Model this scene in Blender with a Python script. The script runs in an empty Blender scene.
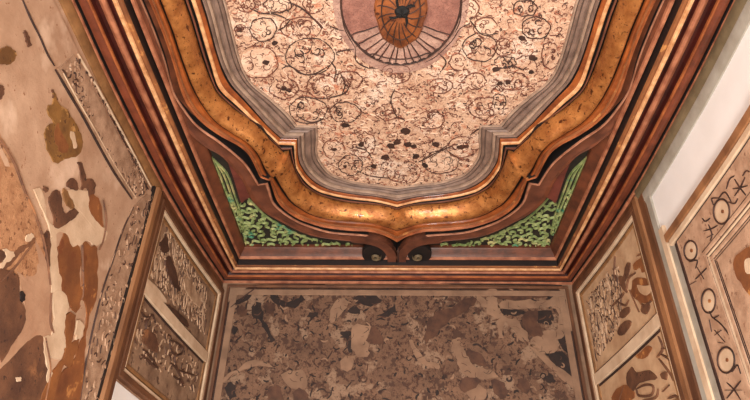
import bpy, bmesh, math, random
from mathutils import Vector, Matrix
from mathutils.geometry import tessellate_polygon
C = bpy.context.scene.collection
R = random.Random(7)
PI = math.pi
# ---------------------------------------------------------------- camera model (used to measure points of the room)
F, PT, YW, RL = 621.9, 0.610987, -0.0325882, 0.0196305
CX, D, YC = .035, 3.97, 1.77
def ray(px, py):
    x, u, f = px-375, 200-py, F
    c, s = math.cos(RL), math.sin(RL); x, u = c*x-s*u, s*x+c*u
    c, s = math.cos(PT), math.sin(PT); f, u = c*f-s*u, s*f+c*u
    c, s = math.cos(YW), math.sin(YW); return Vector((c*x+s*f, -s*x+c*f, u))
def onz(px, py, z): r = ray(px, py); return r*(z/r.z)
WY = [(-1.2,1.30),(.5,1.31),(1.55,1.325),(1.9,1.345),(2.35,1.348),(2.85,1.345),(3.4,1.31),(3.97,1.25)]
def interp(t, T):
    if t <= T[0][0]: return T[0][1]
    for (a, u), (b, v) in zip(T, T[1:]):
        if t <= b: return u+(v-u)*(t-a)/(b-a)
    return T[-1][1]
def wh(y):                                   # half width of the slightly bowed room
    return (interp(y-.15, WY)+interp(y, WY)+interp(y+.15, WY))/3 if y < 3.8 else interp(y, WY)
def side_pt(s, y, z, off=0): return Vector((CX+s*(wh(y)-off), y, z))
def onside(px, py, s, off=0):
    r = ray(px, py); y = 2.5
    for _ in range(40):
        x = CX+s*(wh(y)-off); y = .5*y+.5*(x/r.x)*r.y
    return r*(x/r.x)
class Surf:
    """a flat or bowed surface of the room: p(px,py,off) and q(a,b,off)"""
    def __init__(s, kind, z=0): s.k = kind; s.z = z
    def p(s, x, y, off=0):
        if s.k == 'ceil': return onz(x, y, s.z-off)
        if s.k == 'far': r = ray(x, y); return r*((D-off)/r.y)
        return onside(x, y, -1 if s.k == 'left' else 1, off)
    def q(s, a, b, off=0):
        if s.k == 'ceil': return Vector((a, b, s.z-off))
        if s.k == 'far': return Vector((a, D-off, b))
        return side_pt(-1 if s.k == 'left' else 1, a, b, off)
    def ab(s, v):
        if s.k == 'ceil': return (v.x, v.y)
        if s.k == 'far': return (v.x, v.z)
        return (v.y, v.z)
    def n(s): return {'ceil': Vector((0,0,-1)), 'far': Vector((0,-1,0)), 'left': Vector((1,0,0)), 'right': Vector((-1,0,0))}[s.k]
FIELD = Surf('ceil', 2.29); SPN = Surf('ceil', 2.195); LEFT = Surf('left'); RIGHT = Surf('right'); FAR = Surf('far')
# ---------------------------------------------------------------- materials
def lin(c):
    c = c/255
    return c/12.92 if c <= .04045 else ((c+.055)/1.055)**2.4
def col(c): return (lin(c[0]), lin(c[1]), lin(c[2]), 1)
MATS = {}
def mat(name, a, b=None, rough=.6, scale=12, bump=.15, spec=.5, metal=0, stretch=(1,1,1), crack=None, contrast=.25, spots=None, coat=0):
    if name in MATS: return MATS[name]
    m = bpy.data.materials.new(name); m.use_nodes = True; MATS[name] = m
    nt = m.node_tree; N = nt.nodes; L = nt.links; N.clear()
    out = N.new('ShaderNodeOutputMaterial'); bs = N.new('ShaderNodeBsdfPrincipled'); L.new(bs.outputs[0], out.inputs[0])
    bs.inputs['Roughness'].default_value = rough; bs.inputs['Metallic'].default_value = metal
    bs.inputs['Specular IOR Level'].default_value = spec; bs.inputs['Coat Weight'].default_value = coat
    tc = N.new('ShaderNodeTexCoord'); mp = N.new('ShaderNodeMapping'); mp.inputs['Scale'].default_value = stretch
    L.new(tc.outputs['Object'], mp.inputs[0])
    def noise(sc, det=6, ro=.6):
        n = N.new('ShaderNodeTexNoise'); n.inputs['Scale'].default_value = sc; n.inputs['Detail'].default_value = det
        n.inputs['Roughness'].default_value = ro; L.new(mp.outputs[0], n.inputs[0]); return n
    def ramp(src, p0, p1, c0, c1):
        r = N.new('ShaderNodeValToRGB'); e = r.color_ramp.elements
        e[0].position = p0; e[1].position = p1; e[0].color = c0; e[1].color = c1; L.new(src, r.inputs[0]); return r.outputs[0]
    def mix(fac, x, y):
        k = N.new('ShaderNodeMix'); k.data_type = 'RGBA'; L.new(fac, k.inputs[0])
        for v, i in ((x, 6), (y, 7)):
            if isinstance(v, tuple): k.inputs[i].default_value = v
            else: L.new(v, k.inputs[i])
        return k.outputs[2]
    n1 = noise(scale); b = b or tuple(v*.7 for v in a)
    c = ramp(n1.outputs[0], .5-contrast*.6, .5+contrast*.6, col(b), col(a))
    h = n1.outputs[0]
    W_, B_ = (1,1,1,1), (0,0,0,1)
    for (sc, lo, hi, cc) in (spots or []):
        n = noise(sc, 4); c = mix(ramp(n.outputs[0], lo, hi, B_, W_), c, col(cc))
    for (sc, w, cc, dist) in (crack or []):
        v = N.new('ShaderNodeTexVoronoi'); v.feature = 'DISTANCE_TO_EDGE'; v.inputs['Scale'].default_value = sc
        nn = noise(sc*.8, 3); ad = N.new('ShaderNodeMix'); ad.data_type = 'VECTOR'; ad.inputs[0].default_value = dist
        L.new(mp.outputs[0], ad.inputs[4]); L.new(nn.outputs['Color'], ad.inputs[5]); L.new(ad.outputs[1], v.inputs['Vector'])
        c = mix(ramp(v.outputs['Distance'], 0, w, W_, B_), c, col(cc))
    L.new(c, bs.inputs['Base Color'])
    if bump:
        bn = noise(scale*4, 8, .7); bp = N.new('ShaderNodeBump'); bp.inputs['Strength'].default_value = bump
        bp.inputs['Distance'].default_value = .01; L.new(bn.outputs[0], bp.inputs['Height']); L.new(bp.outputs[0], bs.inputs['Normal'])
    return m
M = dict(
 field=mat('painted_plaster', (212,180,152), (184,144,116), .75, 9, .3, contrast=.35, crack=[(16,.028,(96,58,44),.12),(42,.05,(140,88,68),.07)], spots=[(6,.52,.62,(220,196,174)),(9,.63,.69,(194,134,102)),(30,.62,.66,(96,58,46))]),
 grey=mat('grey_painted_wood', (132,108,94), (96,76,66), .55, 14, .2, stretch=(1,1,3)),
 bandl=mat('band_edge_highlight', (196,138,108), (140,88,64), .4, 14, .15),  # highlight along the band's inner edge, put into the colour
 greyl=mat('grey_wood_highlight', (168,142,122), (126,102,86), .5, 14, .2),  # paler grey for the moulding's highlight stripes, painted in
 deepred=mat('deep_red_wood', (66,20,13), (40,12,9), .45, 9, .15),
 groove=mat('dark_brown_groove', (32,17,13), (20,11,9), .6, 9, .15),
 gold=mat('aged_gilding', (204,140,78), (150,90,44), .33, 14, .35, spots=[(34,.60,.64,(92,48,22)),(90,.62,.66,(70,36,18))], coat=.15, metal=.55),
 orange=mat('orange_brown_wood', (158,84,36), (104,50,22), .42, 10, .2, coat=.2),
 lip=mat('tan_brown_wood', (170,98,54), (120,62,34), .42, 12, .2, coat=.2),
 cream=mat('cream_bead_paint', (226,178,128), (176,120,76), .45, 20, .2),
 dark=mat('black_brown_wood_and_shade', (26,13,9), (12,6,5), .7, 10, .1),  # dark wood; also paints the shade inside the moulding grooves
 ribbon=mat('mauve_brown_wood', (116,68,48), (78,44,32), .42, 8, .15, coat=.15),
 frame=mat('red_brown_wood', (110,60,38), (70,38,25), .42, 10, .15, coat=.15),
 red=mat('red_painted_wood', (112,38,22), (66,20,13), .4, 9, .15, coat=.2),
 redor=mat('orange_red_wood', (122,62,40), (84,42,28), .4, 10, .15, coat=.2),
 pink=mat('faded_pink_wood', (178,116,84), (126,72,50), .45, 14, .15),
 dusk=mat('dusky_red_wood', (118,60,48), (86,42,34), .5, 10, .15),
 green=mat('green_carving', (160,170,112), (100,120,66), .55, 22, .3, spots=[(9,.56,.62,(186,178,120)),(5,.6,.66,(60,130,104))]),
 greenback=mat('dark_spandrel_ground', (40,34,22), (20,16,12), .8, 20, .2),
 plaster=mat('pink_beige_plaster', (198,164,136), (170,134,106), .85, 5, .35, spots=[(40,.64,.68,(150,104,72)),(3,.56,.66,(214,184,158))]),
 white=mat('white_plaster', (236,233,230), (228,224,220), .9, 3, .08),
 tan=mat('tan_wood', (150,108,68), (110,76,46), .5, 12, .2),
 olive=mat('olive_grey_plaster', (116,100,74), (92,78,56), .6, 10, .15),
 palegrey=mat('pale_grey_plaster', (168,162,150), (148,140,126), .7, 10, .1),
 timber=mat('timber_post_wood', (116,76,50), (78,48,32), .5, 9, .2, stretch=(1,1,.3)),
 timberL=mat('light_timber_wood', (160,112,74), (112,74,48), .5, 9, .2, stretch=(1,1,.3)),
 strip=mat('carved_border_plaster', (186,152,124), (148,114,88), .8, 18, .6),
 stripl=mat('carved_leaf_plaster', (196,162,134), (150,116,90), .8, 18, .4),
 umber=mat('umber_paint', (118,78,52), (78,48,32), .8, 8, .4, spots=[(5,.58,.66,(146,98,62)),(40,.62,.66,(60,36,26))]),
 brown=mat('brown_paint', (142,86,44), (104,58,28), .8, 7, .3, spots=[(14,.6,.65,(180,122,66))]),
 ochre=mat('ochre_paint', (146,104,50), (98,64,28), .8, 10, .3, spots=[(16,.60,.66,(190,146,86)),(40,.6,.65,(80,48,24))]),
 rust=mat('rust_brown_paint', (148,92,46), (108,62,30), .8, 7, .3, spots=[(18,.6,.66,(112,60,28))]),
 taupe=mat('taupe_plaster', (184,146,116), (160,120,92), .85, 6, .3),
 speck=mat('speckled_tan_plaster', (190,142,102), (158,110,74), .85, 24, .5, spots=[(50,.58,.64,(120,76,46))]),
 creamp=mat('cream_plaster', (216,190,160), (190,160,130), .85, 7, .3),
 far=mat('stained_plaster', (126,94,72), (92,66,50), .8, 6, .5, contrast=.4, spots=[(40,.57,.61,(70,44,32)),(13,.57,.61,(74,50,38)),(7,.55,.60,(138,110,88)),(22,.60,.635,(48,30,24))], crack=[(20,.04,(74,48,36),.14)]),
 farcream=mat('bare_plaster', (146,114,90), (120,92,72), .85, 8, .2),
 fardark=mat('dark_stain_paint', (46,30,24), (28,18,15), .7, 14, .3),
 farbrown=mat('brown_leaf_paint', (92,60,42), (62,38,28), .7, 14, .3),
 panel=mat('grey_brown_panel_ground', (156,126,100), (112,84,64), .75, 9, .4, spots=[(22,.58,.64,(90,62,46))]),
 relief=mat('grey_brown_relief', (192,160,130), (140,108,82), .7, 12, .3),
 reliefd=mat('dark_brown_relief', (84,54,38), (56,34,24), .7, 12, .3),
 rpanel=mat('cream_panel_ground', (204,170,134), (176,138,104), .75, 8, .3),
 rbig=mat('pink_cream_border_ground', (194,158,130), (160,124,98), .75, 14, .4, spots=[(36,.62,.67,(132,94,70))]),
 line=mat('dark_brown_line', (66,40,30), (40,24,18), .7, 12, .1),
 mauve=mat('mauve_ring_plaster', (156,108,92), (126,82,70), .75, 14, .4, crack=[(60,.06,(104,64,54),.04)]),
 greyish=mat('greyish_petal_plaster', (184,148,130), (144,108,94), .75, 16, .4, crack=[(40,.05,(110,78,68),.08)]),
 boss=mat('orange_brown_boss', (150,86,44), (98,52,28), .5, 14, .4, spots=[(30,.58,.64,(70,34,18))]),
 black=mat('black_iron', (10,8,7), (6,5,4), .85, 10, 0),
 vein=mat('red_brown_vein', (110,62,44), (78,42,32), .7, 20, .2),
 veinr=mat('rusty_vein', (168,108,82), (136,82,60), .7, 20, .2),
 pale=mat('pale_raised_plaster', (222,192,166), (196,160,134), .75, 20, .3),
 floor=mat('stone_floor', (150,120,95), (120,92,70), .6, 4, .1),
)
# ---------------------------------------------------------------- mesh helpers
def link(name, bm, mats, parent=None, sharp=35, smooth=True):
    bmesh.ops.recalc_face_normals(bm, faces=bm.faces)
    me = bpy.data.meshes.new(name)
    for f in bm.faces: f.smooth = smooth
    for e in bm.edges:
        if len(e.link_faces) == 2 and e.calc_face_angle(0) > math.radians(sharp): e.smooth = False
    bm.to_mesh(me); bm.free()
    for m in (mats if isinstance(mats, (list, tuple)) else [mats]): me.materials.append(m)
    o = bpy.data.objects.new(name, me); C.objects.link(o)
    if parent:
        o.parent = parent
    return o
def tag(o, label=None, cat=None, group=None, kind=None):
    if label: o['label'] = label
    if cat: o['category'] = cat
    if group: o['group'] = group
    if kind: o['kind'] = kind
    return o
def empty(name, loc, **k):
    o = bpy.data.objects.new(name, None); C.objects.link(o); o.location = loc
    o.empty_display_size = .1
    o['_loc'] = 0; del o['_loc']
    if k.get('cat'): o['kind'] = 'thing'
    return tag(o, **k)
def adopt(parent, *objs):
    for o in objs:
        o.parent = parent; o.matrix_parent_inverse = Matrix.Translation(-parent.location)
def part(name, bm, m, parent, label=None, **k):
    o = link(name, bm, m, None, **k)
    if parent:
        o.parent = parent
        loc = parent.location if parent.type == 'EMPTY' else Vector((0,0,0))
        o.matrix_parent_inverse = Matrix.Translation(-loc)
    if label: o['label'] = label
    return o
def loft(bm, rings, mi=None, closed=False, cap=False):
    V = [[bm.verts.new(p) for p in r] for r in rings]
    n = len(V[0])
    for i in range(len(V)-1):
        for j in range(n if closed else n-1):
            k = (j+1) % n
            try:
                f = bm.faces.new((V[i][j], V[i][k], V[i+1][k], V[i+1][j]))
                if mi: f.material_index = mi[i]
            except ValueError: pass
    if cap:
        for r in (V[0], V[-1]):
            try: bm.faces.new(r)
            except ValueError: pass
    return V
def slab(bm, top, vec, mi=0):
    """polygon `top` (visible face) thickened by vec"""
    T = [bm.verts.new(p) for p in top]; B = [bm.verts.new(p+vec) for p in top]
    tri = tessellate_polygon([[Vector(p) for p in top]])
    for t in tri:
        for S in (T, B):
            try: f = bm.faces.new([S[i] for i in t]); f.material_index = mi
            except ValueError: pass
    n = len(T)
    for i in range(n):
        j = (i+1) % n
        f = bm.faces.new((T[i], T[j], B[j], B[i])); f.material_index = mi
def crom(P, n=6, closed=False):
    P = [Vector(p) for p in P]; out = []; N = len(P)
    if N < 3 and not closed: return P
    for i in range(N if closed else N-1):
        a = P[(i-1) % N] if (closed or i) else P[0]*2-P[1]
        b, c = P[i], P[(i+1) % N]
        d = P[(i+2) % N] if (closed or i+2 < N) else c*2-b
        for k in range(n):
            t = k/n
            out.append(.5*((2*b)+(c-a)*t+(2*a-5*b+4*c-d)*t*t+(3*b-a-3*c+d)*t**3))
    if not closed: out.append(P[-1])
    return out
def resample(P, n):
    L = [0]
    for a, b in zip(P, P[1:]): L.append(L[-1]+(b-a).length)
    out = []; j = 0
    for i in range(n):
        s = L[-1]*i/(n-1)
        while j < len(L)-2 and L[j+1] < s: j += 1
        d = L[j+1]-L[j]; t = (s-L[j])/d if d > 1e-9 else 0
        out.append(P[j].lerp(P[j+1], min(1, t)))
    return out
def stroke(bm, P, w, nrm, h, taper=True, mi=0, closed=False):
    """raised rounded line along P (points on the surface), width w, height h along nrm"""
    n = len(P); rings = []
    for i, p in enumerate(P):
        a = P[(i-1) % n] if (closed or i) else P[0]; b = P[(i+1) % n] if (closed or i < n-1) else P[-1]
        t = (b-a)
        if t.length < 1e-9: continue
        t.normalize(); s = nrm.cross(t).normalized()
        k = 1
        if taper and not closed: u = i/(n-1); k = max(.25, min(1, 4*min(u, 1-u)+.3))
        rings.append([p-s*w*k/2-nrm*.002, p-s*w*k*.32+nrm*h*.8, p+nrm*h, p+s*w*k*.32+nrm*h*.8, p+s*w*k/2-nrm*.002])
    if closed: rings.append(rings[0])
    if len(rings) > 1:
        V = loft(bm, rings, [mi]*(len(rings)-1))
def ppoly(S, pts, off): return [S.p(x, y, off) for x, y in pts]
def crop(ox, oy, sc, pts): return [(ox+x/sc, oy+y/sc) for x, y in pts]
JR = dict(left=1.1, right=.7, far=1.9, ceil=1)
def patch(S, pts, m, parent, off=.004, name='paint_patch', smooth=4, label=None):
    P = crom([Vector((x, y, 0)) for x, y in pts], smooth, closed=True) if smooth else [Vector((x, y, 0)) for x, y in pts]
    # ragged edge
    Q = [(p.x+R.uniform(-.75, .75)*JR[S.k], p.y+R.uniform(-.75, .75)*JR[S.k]) for p in P] if smooth else [(p.x, p.y) for p in P]
    bm = bmesh.new(); slab(bm, ppoly(S, Q, off), -S.n()*off)
    return part(name, bm, m, parent, label, smooth=False)
def ell(cx, cy, rx, ry, n=24, a0=0, a1=2*PI): return [(cx+rx*math.cos(a0+(a1-a0)*i/n), cy+ry*math.sin(a0+(a1-a0)*i/n)) for i in range(n+(0 if abs(a1-a0-2*PI) < 1e-6 else 1))]
def inpoly(x, y, P):
    c = False; n = len(P)
    for i in range(n):
        (x1, y1), (x2, y2) = P[i], P[i-1]
        if (y1 > y) != (y2 > y) and x < (x2-x1)*(y-y1)/(y2-y1)+x1: c = not c
    return c
def spiral(a, b, r, turns, ph, sgn=1, n=14):
    return [(a+r*(1-.8*i/n)*math.cos(ph+sgn*turns*2*PI*i/n), b+r*(1-.8*i/n)*math.sin(ph+sgn*turns*2*PI*i/n)) for i in range(n+1)]

# ---------------------------------------------------------------- setting
def room():
    ys = [-1.2+i*(D+1.2)/40 for i in range(41)]
    for s, nm in ((-1, 'wall_left'), (1, 'wall_right')):
        bm = bmesh.new()
        rings = [[side_pt(s, y, z, o) for y in ys] for z, o in ((-1.6, 0), (2.3, 0), (2.3, -.12), (-1.6, -.12))]
        loft(bm, rings+[rings[0]])
        o = link(nm, bm, M['plaster'] if s < 0 else M['white']); tag(o, kind='structure')
    bm = bmesh.new(); slab(bm, [Vector((CX-1.37, D, -1.6)), Vector((CX+1.37, D, -1.6)), Vector((CX+1.37, D, 2.3)), Vector((CX-1.37, D, 2.3))], Vector((0, .12, 0)))
    tag(link('wall_far', bm, M['farcream'], smooth=False), kind='structure')
    bm = bmesh.new(); slab(bm, [Vector((x, y, -1.6)) for x, y in ((-1.4,-1.2),(1.5,-1.2),(1.5,4.1),(-1.4,4.1))], Vector((0,0,-.1)))
    tag(link('floor', bm, M['floor'], smooth=False), kind='structure')
    bm = bmesh.new(); slab(bm, [Vector((x, y, 2.34)) for x, y in ((-1.42,-1.2),(1.52,-1.2),(1.52,4.1),(-1.42,4.1))], Vector((0,0,.1)))
    tag(link('ceiling', bm, M['dark'], smooth=False), kind='structure')
room()
# ---------------------------------------------------------------- medallion contour: traced side run (A) and end run (B), left half
NA, NB = 40, 44
def ring(A, B, z, world=False):
    def conv(P):
        return [Vector(p) for p in P] if world else [Vector(((CX-onz(x, y, z).x), onz(x, y, z).y)) for x, y in P]
    a, b = conv(A), conv(B)
    a = [p for p in a if p.y > YC+.04]
    a = [Vector((a[0].x-.004, YC))]+a
    b[-1].x = 0
    a = resample(crom([p.to_3d() for p in a], 6), NA); b = resample(crom([p.to_3d() for p in b], 6), NB)
    return [Vector((p.x, p.y, z)) for p in a+b]
K = {}
K['field'] = ring([(.765,1.77),(.775,1.94),(.772,2.11),(.745,2.23),(.668,2.34),(.60,2.45),(.557,2.552)],
                  [(.446,2.556),(.452,2.65),(.468,2.77),(.458,2.86),(.415,2.97),(.36,3.02),(.255,3.075),(.12,3.10),(0,3.127)], 2.29, True)
K['grey'] = ring([(206,0),(219.5,60),(230,82.5),(240,94.5),(254,110),(268,126),(281,138)],
                 [(297.5,138),(299,159),(304,170),(310,177.5),(319,184.5),(332,190),(350,193.5),(376,196.5),(398,201)], 2.235)
K['cream'] = ring([(196,0),(211,60),(219.5,87),(236,103.5),(254,121),(268,133),(278,143)],
                  [(295,144),(296,165),(300,173),(306,181),(313,187),(323,192),(348,197.5),(376,201),(398,206)], 2.224)
K['rin'] = ring([(189,0),(203,60),(215,90),(225,101.5),(240,114),(260,127),(271,140),(284,152)],
                [(289,151),(292.5,164),(297.5,176),(304,186),(314,193),(330,199.5),(350,203.5),(370,205),(388,207),(398,210.5)], 2.208)
K['rout'] = ring([(167,0),(181,60),(192,88),(205,110),(217,123.5),(232,133.5),(247,143),(258,156),(264,170),(270,180)],
                 [(272.5,176),(276,182),(283,193),(291,203),(300,209),(310,214.5),(323,218.5),(340,220.8),(370,223),(386,227),(398,231)], 2.14)
K['lip'] = ring([(153.5,0),(172,60),(181,92),(190.5,110),(204,124),(220.5,135.5),(236.5,143.7),(246,151),(252,160),(259,175)],
                [(270,180),(273,190),(277,201),(284.5,209.5),(296,217.5),(310,223),(326,227.5),(350,230.5),(370,231.5),(386,236),(398,242)], 2.115)
K['bin'] = ring([(148,0),(165,60),(174,92),(185,110),(194.5,122.5),(205,131.5),(218.5,140.5),(236.5,155),(247.7,166.2),(259,184.5)],
                [(268,183),(270.5,191),(274,202.5),(284,212.5),(297.5,221),(310,226),(326,231),(340,233),(366,235),(380,238.5),(390,243),(395.5,249),(397.3,257),(397.6,266),(398,268)], 2.135)
K['bout'] = ring([(139,0),(156,60),(165,97),(172,112),(180,121),(190,134),(206.5,147.5),(220,155),(230.5,165.5),(240,177),(245,186)],
                 [(246,189),(249,196),(256,205),(267,214),(280,221),(295,229),(310,235),(326,238.3),(350,241),(366,242.5),(378,245),(384.5,251),(387.5,259),(388,268),(398,268.6)], 2.135)
def lerp(a, b, t, z): return [Vector((p.x+(q.x-p.x)*t, p.y+(q.y-p.y)*t, z)) for p, q in zip(a, b)]
def full(r):
    """half ring -> closed ring, mirrored in x and y"""
    h = [Vector((CX-p.x, p.y, p.z)) for p in r]
    g = [Vector((CX+p.x, p.y, p.z)) for p in reversed(r)][1:]
    lo = h+g
    up = [Vector((p.x, 2*YC-p.y, p.z)) for p in reversed(lo)][1:-1]
    return lo+up
def moulding(name, rings, mats, mi, parent, label=None, sharp=30):
    bm = bmesh.new(); loft(bm, [full(r) for r in rings], mi, closed=True)
    return part(name, bm, mats, parent, label, sharp=sharp)
fr = empty('medallion_frame', (CX, YC, 2.2), label='large lobed frame of grey, gilded and brown mouldings around the painted ceiling field', cat='ceiling frame')
k = K
def gm(name, pr, m, lab=None): moulding(name, [lerp(k['field'], k['grey'], t, z) for t, z in pr], M[m], None, fr, lab)
gm('pale_fillet', [(-.03,2.31),(-.03,2.284),(0,2.279),(.07,2.277),(.08,2.284)], 'greyl', 'pale inner fillet')
gm('grey_moulding', [(.08,2.284),(.12,2.284),(.13,2.274),(.20,2.268),(.27,2.270),(.29,2.278),(.33,2.278),(.34,2.266),(.50,2.258),(.62,2.262),(.63,2.268),(.67,2.268)], 'grey', 'stepped grey wooden moulding')
gm('grey_bead', [(.67,2.268),(.68,2.250),(.74,2.243),(.80,2.244),(.84,2.252)], 'greyl')
gm('grey_outer_step', [(.84,2.252),(.86,2.244),(.93,2.236),(1,2.236),(1.02,2.25)], 'grey')
moulding('dark_line', [lerp(k['grey'], k['cream'], t, z) for t, z in ((0,2.238),(.02,2.252),(.2,2.252),(.22,2.236))], M['dark'], None, fr)  # shade between grey moulding and cream bead, painted dark
g = [lerp(k['grey'], k['cream'], t, z) for t, z in ((.22,2.236),(.3,2.231),(.66,2.228),(.7,2.226))]
moulding('orange_ledge', g, M['orange'], None, fr)
g = [lerp(k['grey'], k['cream'], .7, 2.225), lerp(k['grey'], k['cream'], .82, 2.219), lerp(k['grey'], k['cream'], 1.0, 2.217), lerp(k['cream'], k['rin'], .12, 2.218), lerp(k['cream'], k['rin'], .22, 2.222)]
moulding('cream_bead', g, M['cream'], None, fr, 'thin cream bead')
def cm(name, pr, m): moulding(name, [lerp(k['cream'], k['rin'], t, z) for t, z in pr], M[m], None, fr)
cm('dark_groove', ((.22,2.222),(.24,2.24),(.52,2.24),(.54,2.216)), 'dark'); cm('brown_step', ((.54,2.216),(.58,2.211),(.76,2.210),(.8,2.214)), 'ribbon'); cm('dark_groove', ((.8,2.214),(.82,2.232),(1.06,2.232),(1.08,2.20)), 'dark')  # groove faces coloured near-black for the shade before the roll
g = []
for i in range(15):
    a = PI*(i/14*1.16-.08); t = .445-.445*math.cos(a)
    g.append(lerp(k['rin'], k['rout'], t, 2.202-.058*t-.050*math.sin(a)))
moulding('gilded_roll', g, M['gold'], None, fr, 'thick rounded gilded roll with worn dark flecks', sharp=50)
moulding('dark_line', [lerp(k['rin'], k['rout'], t, z) for t, z in ((.92,2.19),(1.0,2.18),(1.0,2.14))], M['dark'], None, fr)  # painted shade line at the outer foot of the roll
g = [lerp(k['rout'], k['lip'], t, z) for t, z in ((0,2.142),(.1,2.130),(.3,2.128),(.55,2.130))]
moulding('brown_lip', g, M['orange'], None, fr)
moulding('lip_step', [lerp(k['rout'], k['lip'], t, z) for t, z in ((.55,2.130),(.60,2.122),(.68,2.120))], M['brown'], None, fr)
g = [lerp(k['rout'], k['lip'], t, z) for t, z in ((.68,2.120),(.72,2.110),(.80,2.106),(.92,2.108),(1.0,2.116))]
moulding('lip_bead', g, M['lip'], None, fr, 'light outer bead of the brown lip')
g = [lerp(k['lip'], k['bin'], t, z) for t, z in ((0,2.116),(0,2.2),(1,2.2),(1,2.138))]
moulding('deep_groove', g, M['dark'], None, fr)  # groove walls coloured near-black in place of recess shade
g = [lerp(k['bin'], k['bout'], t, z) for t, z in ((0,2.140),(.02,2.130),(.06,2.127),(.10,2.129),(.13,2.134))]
moulding('band_bead', g, M['bandl'], None, fr, 'inner edge of the brown band with a painted highlight')  # pale strip paints the light caught by this edge
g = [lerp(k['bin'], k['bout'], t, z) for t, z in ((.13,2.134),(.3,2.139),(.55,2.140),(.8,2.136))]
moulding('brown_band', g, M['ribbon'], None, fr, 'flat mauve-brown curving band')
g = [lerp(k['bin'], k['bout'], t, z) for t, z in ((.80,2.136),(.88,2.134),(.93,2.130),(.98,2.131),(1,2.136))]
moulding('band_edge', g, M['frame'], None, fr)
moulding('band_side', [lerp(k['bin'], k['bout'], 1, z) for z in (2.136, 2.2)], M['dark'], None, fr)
# scroll ends and the small upright between them
for s in (-1, 1):
    def mx(x, y, z=2.10):
        w = onz(x, y, z); return Vector((CX+s*(CX-w.x)*1.0, w.y, z))
    bm = bmesh.new()
    P = crom([Vector((x, y, 0)) for x, y in [(352,236.5),(366,238),(378,240.5),(387,244),(393,250),(396.6,257),(397,269),(388,269),(387.6,260),(384.5,252.5),(377,247),(365,244),(352,242.5)]], 4, closed=True)
    slab(bm, [mx(p.x, p.y, 2.10+.034*max(0, min(1, (378-p.x)/26))) for p in P], Vector((0,0,.05)))
    bmesh.ops.bevel(bm, geom=[e for e in bm.edges if len(e.link_faces) == 2 and e.calc_face_angle(0) > .9 and e.verts[0].co.z < 2.137 and e.verts[1].co.z < 2.137], offset=.004, segments=2, affect='EDGES')
    part('band_curl', bm, M['ribbon'], fr, 'end of the brown band curling down beside the middle')
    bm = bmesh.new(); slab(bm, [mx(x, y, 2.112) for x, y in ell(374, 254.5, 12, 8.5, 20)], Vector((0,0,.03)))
    part('scroll_hollow_shade', bm, M['dark'], fr, smooth=False)  # dark plate standing in for the shade of the hollow
    bm = bmesh.new(); c = mx(376, 256, 2.11); P = []
    for i in range(40):
        a = i/39*2*PI*1.3; r = .034*(1-i/39*.72)
        P.append(Vector((c.x+s*r*math.cos(a+PI*.9), c.y-r*1.3*math.sin(a+PI*.9), 2.110-.016*(i/39))))
    stroke(bm, P, .018, Vector((0,0,-1)), .014)
    part('scroll_end', bm, M['olive'], fr, 'dark olive carved scroll end')
bm = bmesh.new(); slab(bm, [onz(x, y, 2.097) for x, y in [(397.3,252),(399.2,252),(399.2,268.5),(397.3,268.5)]], Vector((0,0,.02)))
part('middle_joint', bm, M['line'], fr, smooth=False)
# side link pieces hiding under the band: dusky leaf shapes
for s in (-1, 1):
    bm = bmesh.new()
    pts = crom([Vector((x, y, 0)) for x, y in [(226,156),(233,161),(242,174),(252,192),(250,197),(245,200),(242,203),(240,200),(237,190),(232,174)]], 4, closed=True)
    P = []
    for p in pts:
        w = onz(p.x, p.y, 2.165); P.append(Vector((CX+s*(CX-w.x), w.y, 2.165)))
    slab(bm, P, Vector((0, 0, .03)))
    part('leaf_piece', bm, M['dusk'], fr, 'dusky red leaf-shaped piece')
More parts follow.
